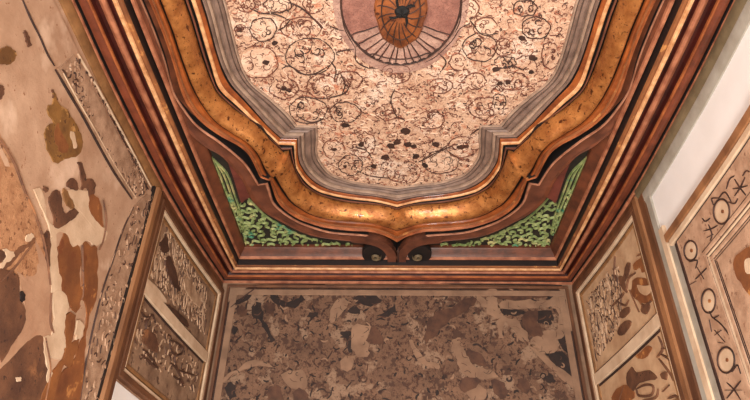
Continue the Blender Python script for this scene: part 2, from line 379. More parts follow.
# ---------------------------------------------------------------- spandrels
def spandrel(s, label):
    r = empty('carved_spandrel', (CX+s*.85, 3.4, 2.2), label=label, cat='carved panel')
    def mx(x, y, z):
        w = onz(x, y, z); return Vector((CX+s*(CX-w.x), w.y, z))
    base = [(203,140),(241,253),(366,253),(366,238),(310,229),(280,216),(256,200),(240,170),(222,150)]
    bm = bmesh.new(); slab(bm, [mx(x, y, 2.198) for x, y in base], Vector((0,0,.02)))
    part('ground', bm, M['greenback'], r, 'dark ground behind the carving', smooth=False)
    reg = [(213,156),(221,172),(229,190),(236,209),(246,195),(256,206),(268,217),(282,225),(297,233),(312,238.5),(330,241),(354,243.5),(354,246.5),(247,247)]
    W = [mx(x, y, 2.198) for x, y in reg]; poly = [(p.x, p.y) for p in W]
    n = Vector((0, 0, -1)); bm = bmesh.new(); rr = random.Random(3 if s < 0 else 5)
    def st(P2, w=.014): stroke(bm, [Vector((a, b, 2.196)) for a, b in P2], w, n, .012)
    # two long stems in the narrow arm
    for off in (2.6, 6.6, 10.2):
        P = crom([mx(211+off*.42, 155+off*.5, 2.196), mx(217+off, 174, 2.196), mx(224+off, 193, 2.196), mx(233+off*.8, 214, 2.196), mx(240+off*.5, 232, 2.196)], 6)
        stroke(bm, P, .012, n, .012)
    xs = [p[0] for p in poly]; ys = [p[1] for p in poly]
    pts = []
    for _ in range(6000):
        a, b = rr.uniform(min(xs), max(xs)), rr.uniform(2.95, max(ys))
        if inpoly(a, b, poly) and all((a-c)**2+(b-d)**2 > .047**2 for c, d in pts): pts.append((a, b))
    for a, b in pts:
        kk = rr.random(); rd = rr.uniform(.024, .036)
        Q = spiral(a, b, rd, rr.uniform(.6, 1.0), rr.uniform(0, 6.3), rr.choice((-1, 1)))
        if kk > .6:
            an = rr.uniform(0, PI); Q = [(a+math.cos(an)*t*rd*1.5-math.sin(an)*.012*math.sin(t*4), b+math.sin(an)*t*rd*1.5+math.cos(an)*.012*math.sin(t*4)) for t in [i/6-1 for i in range(13)]]
        Q = [q for q in Q if inpoly(q[0], q[1], poly)]
        if len(Q) > 4: st(Q, rr.uniform(.013, .018))
    # frame line of the carving
    L = [mx(x, y, 2.196) for x, y in [(246,195),(256,206.5),(268,217.5),(282,226),(297,234),(312,239)]]
    stroke(bm, crom(L, 5), .012, n, .011); L = [mx(x, y, 2.196) for x, y in [(237,209),(246,195)]]; stroke(bm, crom(L, 5), .012, n, .011)
    part('arabesque_carving', bm, M['green'], r, 'pale green scrolling arabesque relief')
spandrel(-1, 'green arabesque corner panel in the left corner of the ceiling')
spandrel(1, 'green arabesque corner panel in the right corner of the ceiling')
# ---------------------------------------------------------------- rectangular ceiling frame and cornice, swept round three walls
NP = 30; FX, FY = 1.045, 3.67
def station():
    L = []
    for i in range(NP):
        t = i/(NP-1); yi = -1.2+(FY+1.2)*t; yo = -1.2+(D+1.2)*t
        L.append(((-FX, yi), (-(wh(yo) if i < NP-1 else 1.25), yo)))
    for i in range(1, 8):
        t = i/8; L.append(((-FX+2*FX*t, FY), (-1.25+2.5*t, D)))
    for i in range(NP-1, -1, -1):
        (a, b), (c, d) = L[i]; L.append(((-a, b), (-c, d)))
    return L
ST = station()
def sweep(name, prof, m, parent, label=None, sharp=30):
    bm = bmesh.new(); rings = []
    for u, z in prof: rings.append([Vector((CX+a[0]+(b[0]-a[0])*u, a[1]+(b[1]-a[1])*u, z)) for a, b in ST])
    loft(bm, rings); return part(name, bm, m, parent, label, sharp=sharp)
co = empty('trim_1', (CX, 2, 2.1)); tag(co, kind='structure')
sweep('frame_board', [(-.02,2.22),(0,2.21),(0,2.174),(.02,2.166),(.10,2.150),(.155,2.130)], M['frame'], co)
sweep('frame_fillet', [(.155,2.130),(.165,2.119),(.185,2.114),(.205,2.114),(.21,2.12)], M['pink'], co)
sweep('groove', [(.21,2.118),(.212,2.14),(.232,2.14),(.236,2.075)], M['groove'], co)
sweep('tan_bead', [(.236,2.075),(.25,2.066),(.28,2.064),(.31,2.068)], M['brown'], co)
sweep('white_bead', [(.31,2.068),(.32,2.060),(.34,2.057),(.365,2.058),(.38,2.068),(.385,2.08)], M['cream'], co)
sweep('dark_line', [(.385,2.075),(.387,2.09),(.40,2.09),(.40,2.075)], M['dark'], co)
sweep('red_cove', [(.40,2.075),(.42,2.088),(.455,2.088),(.475,2.076)], M['deepred'], co)
sweep('pink_band', [(.475,2.076),(.48,2.066),(.50,2.060),(.53,2.060),(.56,2.066),(.59,2.074)], M['pink'], co)
sweep('dark_red_cove', [(.59,2.074),(.61,2.092),(.68,2.092),(.70,2.072)], M['deepred'], co)
sweep('pale_bead', [(.70,2.072),(.705,2.062),(.72,2.059),(.735,2.062),(.74,2.066)], M['lip'], co)
sweep('orange_band', [(.74,2.066),(.78,2.060),(.83,2.058),(.865,2.062)], M['redor'], co)
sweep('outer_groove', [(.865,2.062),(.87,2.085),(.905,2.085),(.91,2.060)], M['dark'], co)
sweep('orange_bead', [(.91,2.060),(.915,2.050),(.94,2.044),(.98,2.046),(.995,2.054),(1.0,2.06)], M['pink'], co)
# picture rails under the cornice
def rail(name, s, y0, y1, z0, z1, th, m, parent=None, prof=None, label=None):
    ys = [y0+(y1-y0)*i/30 for i in range(31)]
    pr = prof or [(z1, 0), (z1, th), (z1-(z1-z0)*.15, th*1.1), (z0+(z1-z0)*.3, th*.9), (z0, th*.5), (z0, 0)]
    bm = bmesh.new(); V = loft(bm, [[side_pt(s, y, z, o) for y in ys] for z, o in pr])
    for e in (0, -1): bm.faces.new([r[e] for r in V])
    return part(name, bm, m, parent, label)
t2 = rail('trim_2', -1, -1.2, 2.80, 1.995, 2.05, .02, M['tan']); tag(t2, kind='structure')
t3 = rail('trim_3', 1, -1.2, 2.84, 1.995, 2.05, .025, M['olive']); tag(t3, kind='structure')
rail('grey_fillet', 1, -1.2, 2.80, 1.93, 1.995, .014, M['palegrey'], t3)
t4 = rail('trim_4', -1, 2.83, D, 1.995, 2.05, .015, M['timber']); tag(t4, kind='structure')
t5 = rail('trim_5', 1, 2.90, D, 1.995, 2.05, .015, M['timber']); tag(t5, kind='structure')
# ---------------------------------------------------------------- painted ceiling field
cf = empty('painted_ceiling_field', (CX, YC, 2.29), label='cream and pink painted ceiling centre with dark scrolls, petals and brown middle boss', cat='painted ceiling')
bm = bmesh.new(); out = full(lerp(k['field'], k['grey'], .08, 2.29)); slab(bm, out, Vector((0,0,.02)))
part('painted_ground', bm, M['field'], cf, 'cream and salmon ground with fine veins', smooth=False)
fpoly = [(p.x, p.y) for p in full(k['field'])]
NZ = Vector((0,0,-1)); Z0 = 2.29
def fw(x, y): w = onz(x, y, Z0); return w
def fstroke(bm, pts, w=.007, h=.005, closed=False, n=5): stroke(bm, crom([fw(x, y) for x, y in pts], n, closed=closed), w, NZ, h, closed=closed)
def mirror_pts(P): return [Vector((p.x, 2*YC-p.y, p.z)) for p in P]
# mauve oval, petals and boss
def oval(cy, rx, ry, n=48, z=Z0, off=0): return [Vector((.04+rx*math.cos(2*PI*i/n), cy+ry*math.sin(2*PI*i/n), z-off)) for i in range(n)]
bot = fw(399, 44.5).y; bry = bot-YC
arc = fw(399, 65).y-YC
bm = bmesh.new(); slab(bm, oval(YC, .30, arc*1.14, off=.004), Vector((0,0,.004))); part('pale_ring', bm, M['greyish'], cf, smooth=False)
mv = [Vector((.04+.265*math.cos(a), YC+arc*.93*math.sin(a)*(1 if abs(math.cos(a)) > .55 else .93), Z0-.007)) for a in [2*PI*i/64 for i in range(64)]]
bm = bmesh.new(); slab(bm, mv, Vector((0,0,.004))); part('mauve_ring', bm, M['mauve'], cf, 'mauve ring around the boss', smooth=False)
bm = bmesh.new(); stroke(bm, [p+Vector((0,0,0)) for p in mv], .011, NZ, .006, closed=True); part('ring_outline', bm, M['line'], cf)
JT = [R.uniform(-.045, .045) for _ in range(15)]
# petals: pale wedges fanning out at both ends
for up in (0, 1):
    for i in range(13):
        a0 = PI/2+(-6.5+i)*.165+.02+JT[i]; a1 = PI/2+(-5.5+i)*.165-.02+JT[i+1]
        def pp(a, f, off=.010):
            x = .04+(.11+(.25-.11)*f)*math.cos(a)*1.05; y = (bry+(arc*.97-bry)*f)*math.sin(a)
            return Vector((x, YC+(-y if up else y), Z0-off))
        P = [pp(a0, .04), pp(a1, .04), pp(a1, .6), pp(a1-.01, .9), pp((a0+a1)/2, .98), pp(a0+.01, .9), pp(a0, .6)]
        bm = bmesh.new(); slab(bm, P, Vector((0,0,.006))); part('petal', bm, M['greyish'], cf, smooth=False)
    bm = bmesh.new()
    for i in range(14):
        a0 = PI/2+(-6.5+i)*.165+JT[i]
        P = [pp(a0+R.uniform(-.015,.015), f, .006) for f in (.0,.25,.5,.75,1.0)]; stroke(bm, P, .0065, NZ, .007)
    arcp = [pp(PI/2+t*.165, 1.0, .006) for t in [-6.5+13*j/20 for j in range(21)]]; stroke(bm, arcp, .01, NZ, .008)
    part('petal_outlines', bm, M['line'], cf)
# boss: low carved dome
bm = bmesh.new(); rings = []
for t, h in ((1,.0),(1,.014),(.93,.024),(.75,.026),(.7,.032),(.45,.040),(.2,.044)):
    rings.append([Vector((.04+.115*t*math.cos(a)*(1+.03*math.cos(8*a)), YC+bry*t*math.sin(a)*(1+.03*math.cos(8*a)), Z0-.006-h)) for a in [2*PI*i/64 for i in range(64)]])
V = loft(bm, rings, closed=True); bm.faces.new(V[-1])
bo = part('boss', bm, M['boss'], cf, 'orange-brown carved oval boss')
bm = bmesh.new()
for i in range(18):
    a = 2*PI*i/18+.1
    stroke(bm, [Vector((.04+.115*t*math.cos(a+.4*(1-t)), YC+bry*t*math.sin(a+.4*(1-t)), Z0-.006-interp(t, [(.2,.044),(.45,.040),(.7,.032),(.75,.026),(.93,.024)]))) for t in (.25,.4,.55,.7,.8,.93)], .006, NZ, .004)
stroke(bm, [Vector((.04+.085*math.cos(a), YC+bry*.72*math.sin(a), Z0-.036)) for a in [2*PI*i/40 for i in range(40)]], .007, NZ, .004, closed=True)
part('boss_carving', bm, M['line'], cf)
hc = onz(402, 12, 2.24)
bm = bmesh.new(); bmesh.ops.create_uvsphere(bm, u_segments=16, v_segments=10, radius=1)
for v in bm.verts: v.co = Vector((hc.x+v.co.x*.034, hc.y+v.co.y*.035, 2.244+v.co.z*.02+.012*math.sin(5*math.atan2(v.co.y, v.co.x))*.3))
part('iron_hook', bm, M['black'], cf, 'black iron lamp hook plate')
bm = bmesh.new()
for q in range(4):
    a = q*PI/2+.5; stroke(bm, [Vector((hc.x+r*math.cos(a+r*12), hc.y+r*1.4*math.sin(a+r*12), 2.242)) for r in (.01,.03,.045,.06)], .014, NZ, .008)
part('hook_leaves', bm, M['black'], cf)
# traced roundels of the scroll painting
RND = [(263,29,13,12),(240.6,30,6,6),(301,28,21,11),(310,56,24,18),(258,62,20,16),(284,88,14,11),(308,110,19,13),(322,86,15,12),(334,149,11,9),(351,165,12,10),(361,144,14,13),
       (404,172,17,11),(441,162,18,11),(461,147,14,11),(486,108,17,11),(499,101,7,7),(475,81,11,8),(512,81,16,9),(480,47,17,14),(504,47,9,9),(486,27,12,10),(536,28,14,11),
       (396,73,14,10),(246,4,9,8),(278,4,14,8),(313,4,10,9),(550,55,9,14),(525,8,12,8),(470,8,9,10),(430,120,14,9),(345,112,15,10),(388,112,12,8),(458,62,9,8),(505,62,11,6),(349,80,13,9),(440,86,12,8)]
for j, (x, y, rx, ry) in enumerate(RND):
    bm = bmesh.new(); rr = random.Random(j)
    P = [fw(a+rr.uniform(-.9, .9), b+rr.uniform(-.8, .8)) for a, b in ell(x, y, rx, ry, 20, j, j+2*PI)][:20]
    if j % 3: P = crom(P[:17], 3); stroke(bm, P, .006, NZ, .005)
    else: stroke(bm, crom(P, 3, closed=True), .0055, NZ, .005, closed=True)
    for q in range(5):
        a = rr.uniform(0, 6.3); sx, sy = x+math.cos(a)*rx*.45, y+math.sin(a)*ry*.45
        S = spiral(sx, sy, rx*.3, rr.uniform(.5, .9), rr.uniform(0, 6), rr.choice((-1, 1)), 8)
        stroke(bm, [fw(u, v) for u, v in S], .006, NZ, .005)
    part('roundel', bm, M['vein'] if j % 3 else M['line'], cf)
    if j % 4 == 0:
        bm = bmesh.new(); slab(bm, [fw(a, b)+Vector((0,0,-.003)) for a, b in ell(x, y, rx*.86, ry*.84, 14)], Vector((0,0,.004)))
        part('roundel_ground', bm, M['pale'], cf, smooth=False)
# dark leaf spots
bm = bmesh.new()
for x, y, r in [(266,62,4),(334,149,3),(361,144,3.5),(385,157,4),(374,166,3),(436,144,3.5),(416,156,3.5),(425,165,3),(405,131,5),(397,142,4),(391,146,4),(533,58,4),(496,69,4),(522,38,3.5),(531,72,3),(461,147,4),(466,146,3),(345,125,4),(500,83,3),(284,88,3.5),(289,90,3),(240,30,3),(508,82,3),(345,166,2),(275,43,3),(414,146,3),(408,144,4)]:
    P = [fw(a+R.uniform(-.8, .8), b+R.uniform(-.6, .6))+Vector((0,0,-.004)) for a, b in ell(x, y, r, r*.65, 9)]
    slab(bm, P, Vector((0,0,.004)))
part('leaf_spots', bm, M['line'], cf, 'dark brown painted leaf spots', smooth=False)['kind'] = 'stuff'
# long veins
bm = bmesh.new()
for P in [[(250,8),(262,13),(275,14),(290,20)],[(283,0),(300,7),(312,17),(322,28)],[(278,30),(284,27),(290,20)],[(222+60,68),(290,66),(304,74),(316,73),(328,66)],[(330,26),(338,29),(344,30)],[(342,0),(344,26),(355,47)],
          [(355.6,47),(356,60),(366,67),(378,68)],[(356,48),(345,50),(336,52)],[(470,23),(460,28),(452,40),(437,55),(425,62)],[(355,47),(366,38),(377,28)],[(438,52),(446,62),(440,72)],[(310,98),(322,98),(336,96),(346,92),(350,84)],
          [(340,72),(345,84),(342,94)],[(395,88),(391,100),(396,115),(405,120)],[(404,30),(420,36),(430,48)],[(412,18),(430,26),(448,33)],[(462,0),(460,20),(455,32)],[(372,158),(366,150),(352,146)],[(430,158),(442,150),(452,146)],
          [(470,135),(480,128),(492,124)],[(446,146),(430,156),(418,162)],[(360,172),(372,176),(390,178)],[(330,60),(336,70),(334,80)],[(300,118),(312,122),(326,118)],[(470,20),(482,34),(498,33)],[(496,69),(512,66),(524,70)]]:
    bm = bmesh.new(); fstroke(bm, P, .0075, .006); part('long_vein', bm, M['line'], cf)
# fine scroll work
taken = []
def curls(name, n, rmin, rmax, w, m, seed, dmin, ymin=1.35, zone=None):
    rr = random.Random(seed); bm = bmesh.new(); cnt = 0
    for _ in range(n*14):
        if cnt >= n: break
        a, b = rr.uniform(CX-.78, CX+.78), rr.uniform(ymin, 3.12)
        if not inpoly(a, b, fpoly): continue
        if ((a-.04)/.27)**2+((b-YC)/(arc*.98))**2 < 1: continue
        if any((a-c)**2+(b-d)**2 < dmin*dmin for c, d in taken[-400:]): continue
        taken.append((a, b)); cnt += 1
        rd = rr.uniform(rmin, rmax); kk = rr.random()
        if kk < .6: Q = spiral(a, b, rd, rr.uniform(.35, .9), rr.uniform(0, 6.3), rr.choice((-1, 1)), 9)
        else:
            an = rr.uniform(0, PI); am = rr.uniform(-.4, .4)*rd
            Q = [(a+math.cos(an)*t*rd*1.2-math.sin(an)*am*math.cos(t*2.5), b+math.sin(an)*t*rd*1.2+math.cos(an)*am*math.cos(t*2.5)) for t in [i/4-1 for i in range(9)]]
        Q = [Vector((q[0], q[1], Z0)) for q in Q if inpoly(q[0], q[1], fpoly)]
        if len(Q) > 3: stroke(bm, Q, w*rr.uniform(.7, 1.3), NZ, .004)
    o = part(name, bm, m, cf); o['kind'] = 'stuff'; return o
curls('pale_scrolls', 420, .018, .03, .009, M['pale'], 11, .030)
taken.clear(); curls('dark_scrolls', 1300, .008, .020, .0045, M['vein'], 12, .016)
taken.clear(); curls('rusty_scrolls', 380, .008, .02, .006, M['veinr'], 13, .028)
taken.clear(); curls('black_flecks', 420, .004, .010, .006, M['line'], 14, .028)

# ---------------------------------------------------------------- wall helpers
def wbar(bm, S, a0, b0, a1, b1, off0, off1, seg=1, mi=0):
    """board on wall S covering a0..a1 (along) x b0..b1 (up), from off0 to off1 out of the wall, following the bow"""
    n = max(1, int(abs(a1-a0)/.12))
    rings = []
    for i in range(n+1):
        a = a0+(a1-a0)*i/n
        c = min(.004, abs(off1-off0)*.3)
        rings.append([S.q(a, b0, off0), S.q(a, b0, off1-c), S.q(a, b0+c, off1), S.q(a, b1-c, off1), S.q(a, b1, off1-c), S.q(a, b1, off0)])
    V = loft(bm, rings, [mi]*n, closed=True)
    for r in (V[0], V[-1]):
        f = bm.faces.new(r); f.material_index = mi
def wframe(S, a0, b0, a1, b1, w, off0, off1, name, m, parent, label=None):
    bm = bmesh.new()
    for q in ((a0, b0, a1, b0+w), (a0, b1-w, a1, b1), (a0, b0+w, a0+w, b1-w), (a1-w, b0+w, a1, b1-w)): wbar(bm, S, *q, off0, off1)
    return part(name, bm, m, parent, label)
def wpanel(S, a0, b0, a1, b1, off0, off1, name, m, parent, label=None):
    bm = bmesh.new(); wbar(bm, S, a0, b0, a1, b1, off0, off1); return part(name, bm, m, parent, label)
def pstroke(bm, S, pts, w, off, h=.006, n=4, closed=False): stroke(bm, crom([S.p(x, y, off) for x, y in pts], n, closed=closed), w, S.n(), h, closed=closed)
def scribble(S, polypx, n, rmin, rmax, w, off, m, parent, name, seed, dmin, stretch=1, lean=0, kind=True, label=None, curl=.5):
    """many small curled relief strokes inside a traced region of a wall"""
    P = [S.ab(S.p(x, y)) for x, y in polypx]; rr = random.Random(seed); bm = bmesh.new(); done = []
    xs = [p[0] for p in P]; ys = [p[1] for p in P]
    for _ in range(n*20):
        if len(done) >= n: break
        a, b = rr.uniform(min(xs), max(xs)), rr.uniform(min(ys), max(ys))
        if not inpoly(a, b, P) or any((a-c)**2+(b-d)**2 < dmin*dmin for c, d in done): continue
        done.append((a, b)); rd = rr.uniform(rmin, rmax)
        if rr.random() < curl: Q = spiral(a, b, rd, rr.uniform(.3, .8), rr.uniform(0, 6.3), rr.choice((-1, 1)), 9)
        else:
            an = rr.uniform(0, PI)if not lean else rr.gauss(lean, .35); am = rr.uniform(-.4, .4)*rd
            Q = [(a+math.cos(an)*t*rd*stretch-math.sin(an)*am*math.cos(t*2.5), b+math.sin(an)*t*rd*stretch+math.cos(an)*am*math.cos(t*2.5)) for t in [i/4-1 for i in range(9)]]
        Q = [S.q(q[0], q[1], off) for q in Q if inpoly(q[0], q[1], P)]
        if len(Q) > 3: stroke(bm, Q, w*rr.uniform(.6, 1.4), S.n(), .005)
    o = part(name, bm, m, parent, label)
    if kind: o['kind'] = 'stuff'
    return o
# ---------------------------------------------------------------- left mural
lm = empty('wall_mural', tuple(LEFT.q(2.0, 1.0)), label='large peeling mural on the left wall with ochre and brown painted patches', cat='wall painting')
wpanel(LEFT, .6, -.3, 2.735, 1.955, 0, .008, 'plaster_ground', M['plaster'], lm)
# border strips
top_s = crop(55, 50, 2.667, [(8,50),(50,12),(75,45),(100,90),(140,165),(180,240),(215,305),(245,370),(225,392),(205,392),(150,305),(80,180),(35,100)])
patch(LEFT, top_s, M['strip'], lm, .012, 'border_strip', 0, 'carved border strip under the cornice')
side_s = [(133,207),(147,194),(158,199),(146,222),(136,252),(124,295),(115,330),(106,365),(100,402),(79,402),(88,350),(101,295),(112,262),(122,232)]
patch(LEFT, side_s, M['strip'], lm, .012, 'border_strip', 0, 'worn carved border strip beside the timber post')
scribble(LEFT, top_s, 90, .012, .026, .012, .012, M['stripl'], lm, 'border_carving', 21, .024)
scribble(LEFT, top_s, 120, .010, .022, .007, .012, M['reliefd'], lm, 'border_shadow_lines', 22, .02)
scribble(LEFT, side_s, 60, .010, .022, .006, .012, M['reliefd'], lm, 'border_cracks', 23, .030, stretch=1.4, lean=PI/2)
scribble(LEFT, side_s, 70, .012, .024, .010, .012, M['strip'], lm, 'border_carving', 24, .03)
bm = bmesh.new()
pstroke(bm, LEFT, crop(55,50,2.667,[(0,52),(40,120),(80,188),(150,315),(205,398)]), .012, .010)
pstroke(bm, LEFT, [(22,0),(30,18),(40,38),(47,54),(54,66)], .009, .008)
pstroke(bm, LEFT, [(133,207),(122,232),(112,262),(101,295),(88,350),(79,402)], .007, .010)
pstroke(bm, LEFT, crop(55,50,2.667,[(88,80),(112,122),(180,240),(248,372)]), .007, .010)
part('border_lines', bm, M['line'], lm)
bm = bmesh.new()
pstroke(bm, LEFT, crop(55,50,2.667,[(20,62),(60,135),(100,205),(160,310),(215,395)]), .010, .010)
pstroke(bm, LEFT, crop(55,50,2.667,[(60,10),(110,95),(190,240),(255,365)]), .012, .010)
part('border_fillet', bm, M['creamp'], lm)
def LP(o, pts, m, off=.011, label=None): return patch(LEFT, crop(*o, pts), M[m], lm, off, 'paint_patch', 4, label)
a = (20, 80, 3.333); b = (0, 190, 3.633); c = (0, 290, 3.636); d = (0, 0, 4)
patch(LEFT, [(-30,90),(0,135),(14,160),(25,190),(36,215),(45,245),(50,290),(38,300),(20,285),(0,300),(-30,300)], M['speck'], lm, .010, label='speckled tan plaster area')
LP(b, [(55,270),(85,240),(125,180),(150,220),(180,300),(190,420),(195,540),(160,565),(90,600),(0,660),(0,600),(60,540),(90,450),(75,330)], 'taupe', .0115)
LP(a, [(112,35),(130,75),(165,110),(190,150),(207,190),(210,222),(195,252),(150,265),(122,277),(100,250),(88,215),(85,170),(100,147),(115,140),(97,115),(95,85),(112,80)], 'ochre', .013, 'ochre flower-shaped patch')
LP(a, [(120,150),(150,140),(165,180),(160,235),(135,240),(118,200)], 'rust', .014)
LP(a, [(168,180),(178,175),(190,215),(180,225)], 'creamp', .0145)
LP(a, [(195,275),(212,285),(222,330),(245,332),(252,362),(235,398),(222,362),(208,366),(206,332)], 'umber', .013)
LP(a, [(155,347),(180,328),(196,360),(180,366)], 'umber', .013)
LP(a, [(80,355),(95,362),(86,378)], 'umber', .013)
LP(b, [(125,0),(150,0),(165,60),(180,120),(215,128),(245,120),(285,85),(262,50),(235,5),(320,5),(322,60),(350,110),(388,150),(378,188),(345,200),(315,185),(285,208),(262,205),(240,160),(205,160),(215,260),(232,330),(235,400),(190,400),(185,290),(176,215),(185,155),(150,60)], 'creamp', .0125, 'cream figure-like bare patch')
LP(b, [(180,30),(205,0),(225,20),(228,62),(240,85),(270,68),(285,88),(252,115),(200,140),(195,90)], 'umber', .0135)
LP(b, [(230,0),(245,5),(268,50),(262,68),(240,50)], 'tan', .014)
LP(b, [(345,20),(362,40),(372,90),(375,135),(352,110),(325,60),(328,20)], 'brown', .0135)
LP(b, [(240,155),(262,205),(290,207),(292,300),(290,400),(230,400),(225,330),(212,280),(210,230),(220,190)], 'rust', .0135, 'rust-brown painted patch')
LP(b, [(305,190),(330,205),(352,212),(355,300),(348,400),(303,400),(300,300)], 'rust', .0135)
LP(b, [(165,160),(182,152),(184,215),(180,280),(165,235),(160,190)], 'umber', .0135)
LP(b, [(0,310),(30,290),(55,300),(72,330),(75,400),(92,440),(85,500),(40,570),(0,610)], 'umber', .013, 'dark brown painted patch')
LP(b, [(60,215),(95,195),(125,170),(128,192),(85,222),(50,262),(5,300),(0,290),(40,245)], 'umber', .0135)
LP(b, [(-40,215),(0,215),(25,240),(0,265),(-40,275)], 'umber', .0135)
LP(b, [(15,215),(48,225),(50,245),(22,265),(10,285),(0,270),(25,242)], 'creamp', .0145)
LP(b, [(95,170),(115,158),(125,172),(98,190)], 'creamp', .0145)
LP(c, [(-40,330),(0,290),(60,230),(110,180),(155,168),(162,250),(178,300),(170,340),(155,420),(-40,420)], 'umber', .0125, 'purplish dark brown patch')
LP(c, [(190,20),(215,0),(240,20),(250,60),(238,100),(235,165),(240,185),(235,215),(218,252),(182,238),(165,170),(190,160),(197,80)], 'creamp', .0145)
LP(c, [(240,-10),(295,-10),(292,50),(280,80),(258,60),(246,30)], 'rust', .014)
LP(c, [(162,170),(172,200),(188,290),(200,330),(182,345),(170,330),(175,290),(162,230)], 'creamp', .0145)
LP(c, [(245,88),(275,95),(272,150),(262,195),(290,172),(272,240),(255,280),(228,280),(195,400),(150,400),(200,290),(235,240),(238,165)], 'rust', .0148)
LP(c, [(300,-10),(350,-10),(345,50),(322,110),(312,200),(302,300),(288,420),(195,420),(230,300),(262,275),(288,205),(310,150),(318,90)], 'brown', .0138)
LP(c, [(285,110),(305,125),(300,165),(280,180),(278,150)], 'creamp', .0155)
LP(c, [(60,320),(72,316),(78,328),(66,335)], 'creamp', .0155)
LP(c, [(78,5),(92,20),(85,45),(76,30)], 'fardark', .0155)
LP(d, [(-60,215),(0,200),(30,186),(58,200),(66,228),(42,258),(0,255),(-60,250)], 'ochre', .013, 'small ochre patch near the top')
LP(d, [(97,130),(105,122),(118,150),(126,180),(118,188),(106,165)], 'umber', .013)
LP(d, [(-60,330),(0,338),(14,345),(18,370),(0,400),(-60,420)], 'umber', .013)
LP(d, [(212,358),(224,380),(232,400),(216,398)], 'umber', .013)
bm = bmesh.new()
for P in [[(0,140),(14,163),(25,192),(36,217),(45,247),(50,285)],[(51,293),(50,320),(53,333)],[(0,282),(14,268),(26,252),(34,243)],[(103,200),(106,220),(103,240),(99,250)],[(82,245),(83,290),(81,300)],[(45,338),(50,370),(45,400)]]:
    bm = bmesh.new(); pstroke(bm, LEFT, P, .007, .0135); part('drawn_outline', bm, M['umber'], lm)
# timber post between mural and small panel
tp = tag(empty('trim_6', tuple(LEFT.q(2.79, .2))), kind='structure')
wpanel(LEFT, 2.715, -1.6, 2.735, 2.0, 0, .016, 'dark_edge', M['dark'], tp)
wpanel(LEFT, 2.735, -1.6, 2.775, 2.0, 0, .036, 'post_face', M['timberL'], tp)
wpanel(LEFT, 2.775, -1.6, 2.792, 2.0, 0, .014, 'dark_edge', M['dark'], tp)
wpanel(LEFT, 2.792, -1.6, 2.83, 2.0, 0, .026, 'post_rebate', M['timber'], tp)
# ---------------------------------------------------------------- small carved wall panels
def frame_panel(S, y0, y1, z0, z1, zr, label, ground, nm='carved_wall_panel'):
    r = empty(nm, tuple(S.q((y0+y1)/2, z0)), label=label, cat='carved panel')
    wpanel(S, y0+.03, z0+.03, y1-.03, z1-.03, 0, .010, 'ground', M[ground], r)
    wframe(S, y0, z0, y1, z1, .035, 0, .034, 'outer_frame', M['timber'], r)
    wframe(S, y0+.035, z0+.035, y1-.035, z1-.035, .022, 0, .027, 'inner_frame', M['creamp'], r, 'cream inner fillet')
    wframe(S, y0+.057, z0+.057, y1-.057, z1-.057, .010, 0, .014, 'dark_line', M['line'], r)
    wframe(S, y0+.067, z0+.067, y1-.067, z1-.067, .022, 0, .018, 'fillet', M['tan'], r)
    wpanel(S, y0+.06, zr-.035, y1-.06, zr+.035, 0, .024, 'rail', M['creamp'], r, 'pale cross rail')
    wpanel(S, y0+.08, zr-.052, y1-.08, zr-.035, 0, .014, 'rail_line', M['line'], r)
    wpanel(S, y0+.08, zr+.035, y1-.08, zr+.048, 0, .014, 'rail_line', M['line'], r)
    return r
lp = frame_panel(LEFT, 2.83, 3.955, .98, 1.99, 1.47, 'carved grey-brown two-field panel on the left wall beside the corner', 'panel')
up = [(166,222),(206,290),(203,335),(146,275)]
lo = [(139,303),(198,365),(194,395),(125,350)]
scribble(LEFT, up, 200, .02, .05, .014, .010, M['relief'], lp, 'leaf_relief', 31, .027, stretch=1.6, lean=PI*.6)
scribble(LEFT, up, 90, .015, .04, .010, .010, M['reliefd'], lp, 'dark_leaf_lines', 32, .04, stretch=1.5, lean=PI*.6)
scribble(LEFT, lo, 60, .015, .035, .012, .010, M['relief'], lp, 'leaf_relief', 33, .04)
scribble(LEFT, lo, 40, .012, .03, .009, .010, M['reliefd'], lp, 'dark_leaf_lines', 34, .05)
o1 = (110,190,3.636); o2 = (100,290,3.633)
patch(LEFT, crop(*o1, [(268,325),(285,325),(318,372),(332,412),(322,425),(298,400),(276,362)]), M['relief'], lp, .02, 'leaf')
patch(LEFT, crop(*o1, [(205,250),(220,245),(240,300),(255,370),(235,350),(212,300)]), M['reliefd'], lp, .02, 'leaf')
patch(LEFT, crop(*o1, [(120,320),(150,335),(205,395),(190,410),(150,390),(115,370)]), M['creamp'], lp, .018, 'leaf')
patch(LEFT, crop(*o1, [(185,200),(205,160),(215,205),(210,225),(192,225)]), M['reliefd'], lp, .018, 'leaf')
patch(LEFT, crop(*o2, [(240,55),(262,60),(315,110),(320,135),(290,110),(255,85)]), M['reliefd'], lp, .018, 'leaf')
patch(LEFT, crop(*o2, [(165,150),(180,145),(205,170),(212,200),(205,225),(185,215),(160,190),(158,165)]), M['umber'], lp, .02, 'carved_animal', label='small carved animal body')
bm = bmesh.new()
for P in [[(165,150),(168,120),(178,100),(190,90),(200,120)],[(178,100),(160,95),(150,80)],[(155,215),(180,240),(210,285)],[(150,235),(175,258),(205,285)],[(250,180),(275,190),(300,210),(290,235),(260,225),(250,180)],[(255,265),(280,290),(300,350)],[(280,290),(310,300),(340,310)],[(270,240),(272,265),(282,290)],[(300,350),(290,330),(262,310)]]:
    bm = bmesh.new(); pstroke(bm, LEFT, crop(*o2, P), .012, .012, .008); part('carved_stem', bm, M['reliefd'], lp)
# white lower wall left
dl = wpanel(LEFT, 2.865, -1.6, D, .965, 0, .012, 'baseboard_left', M['white'], None); dl['kind'] = 'structure'
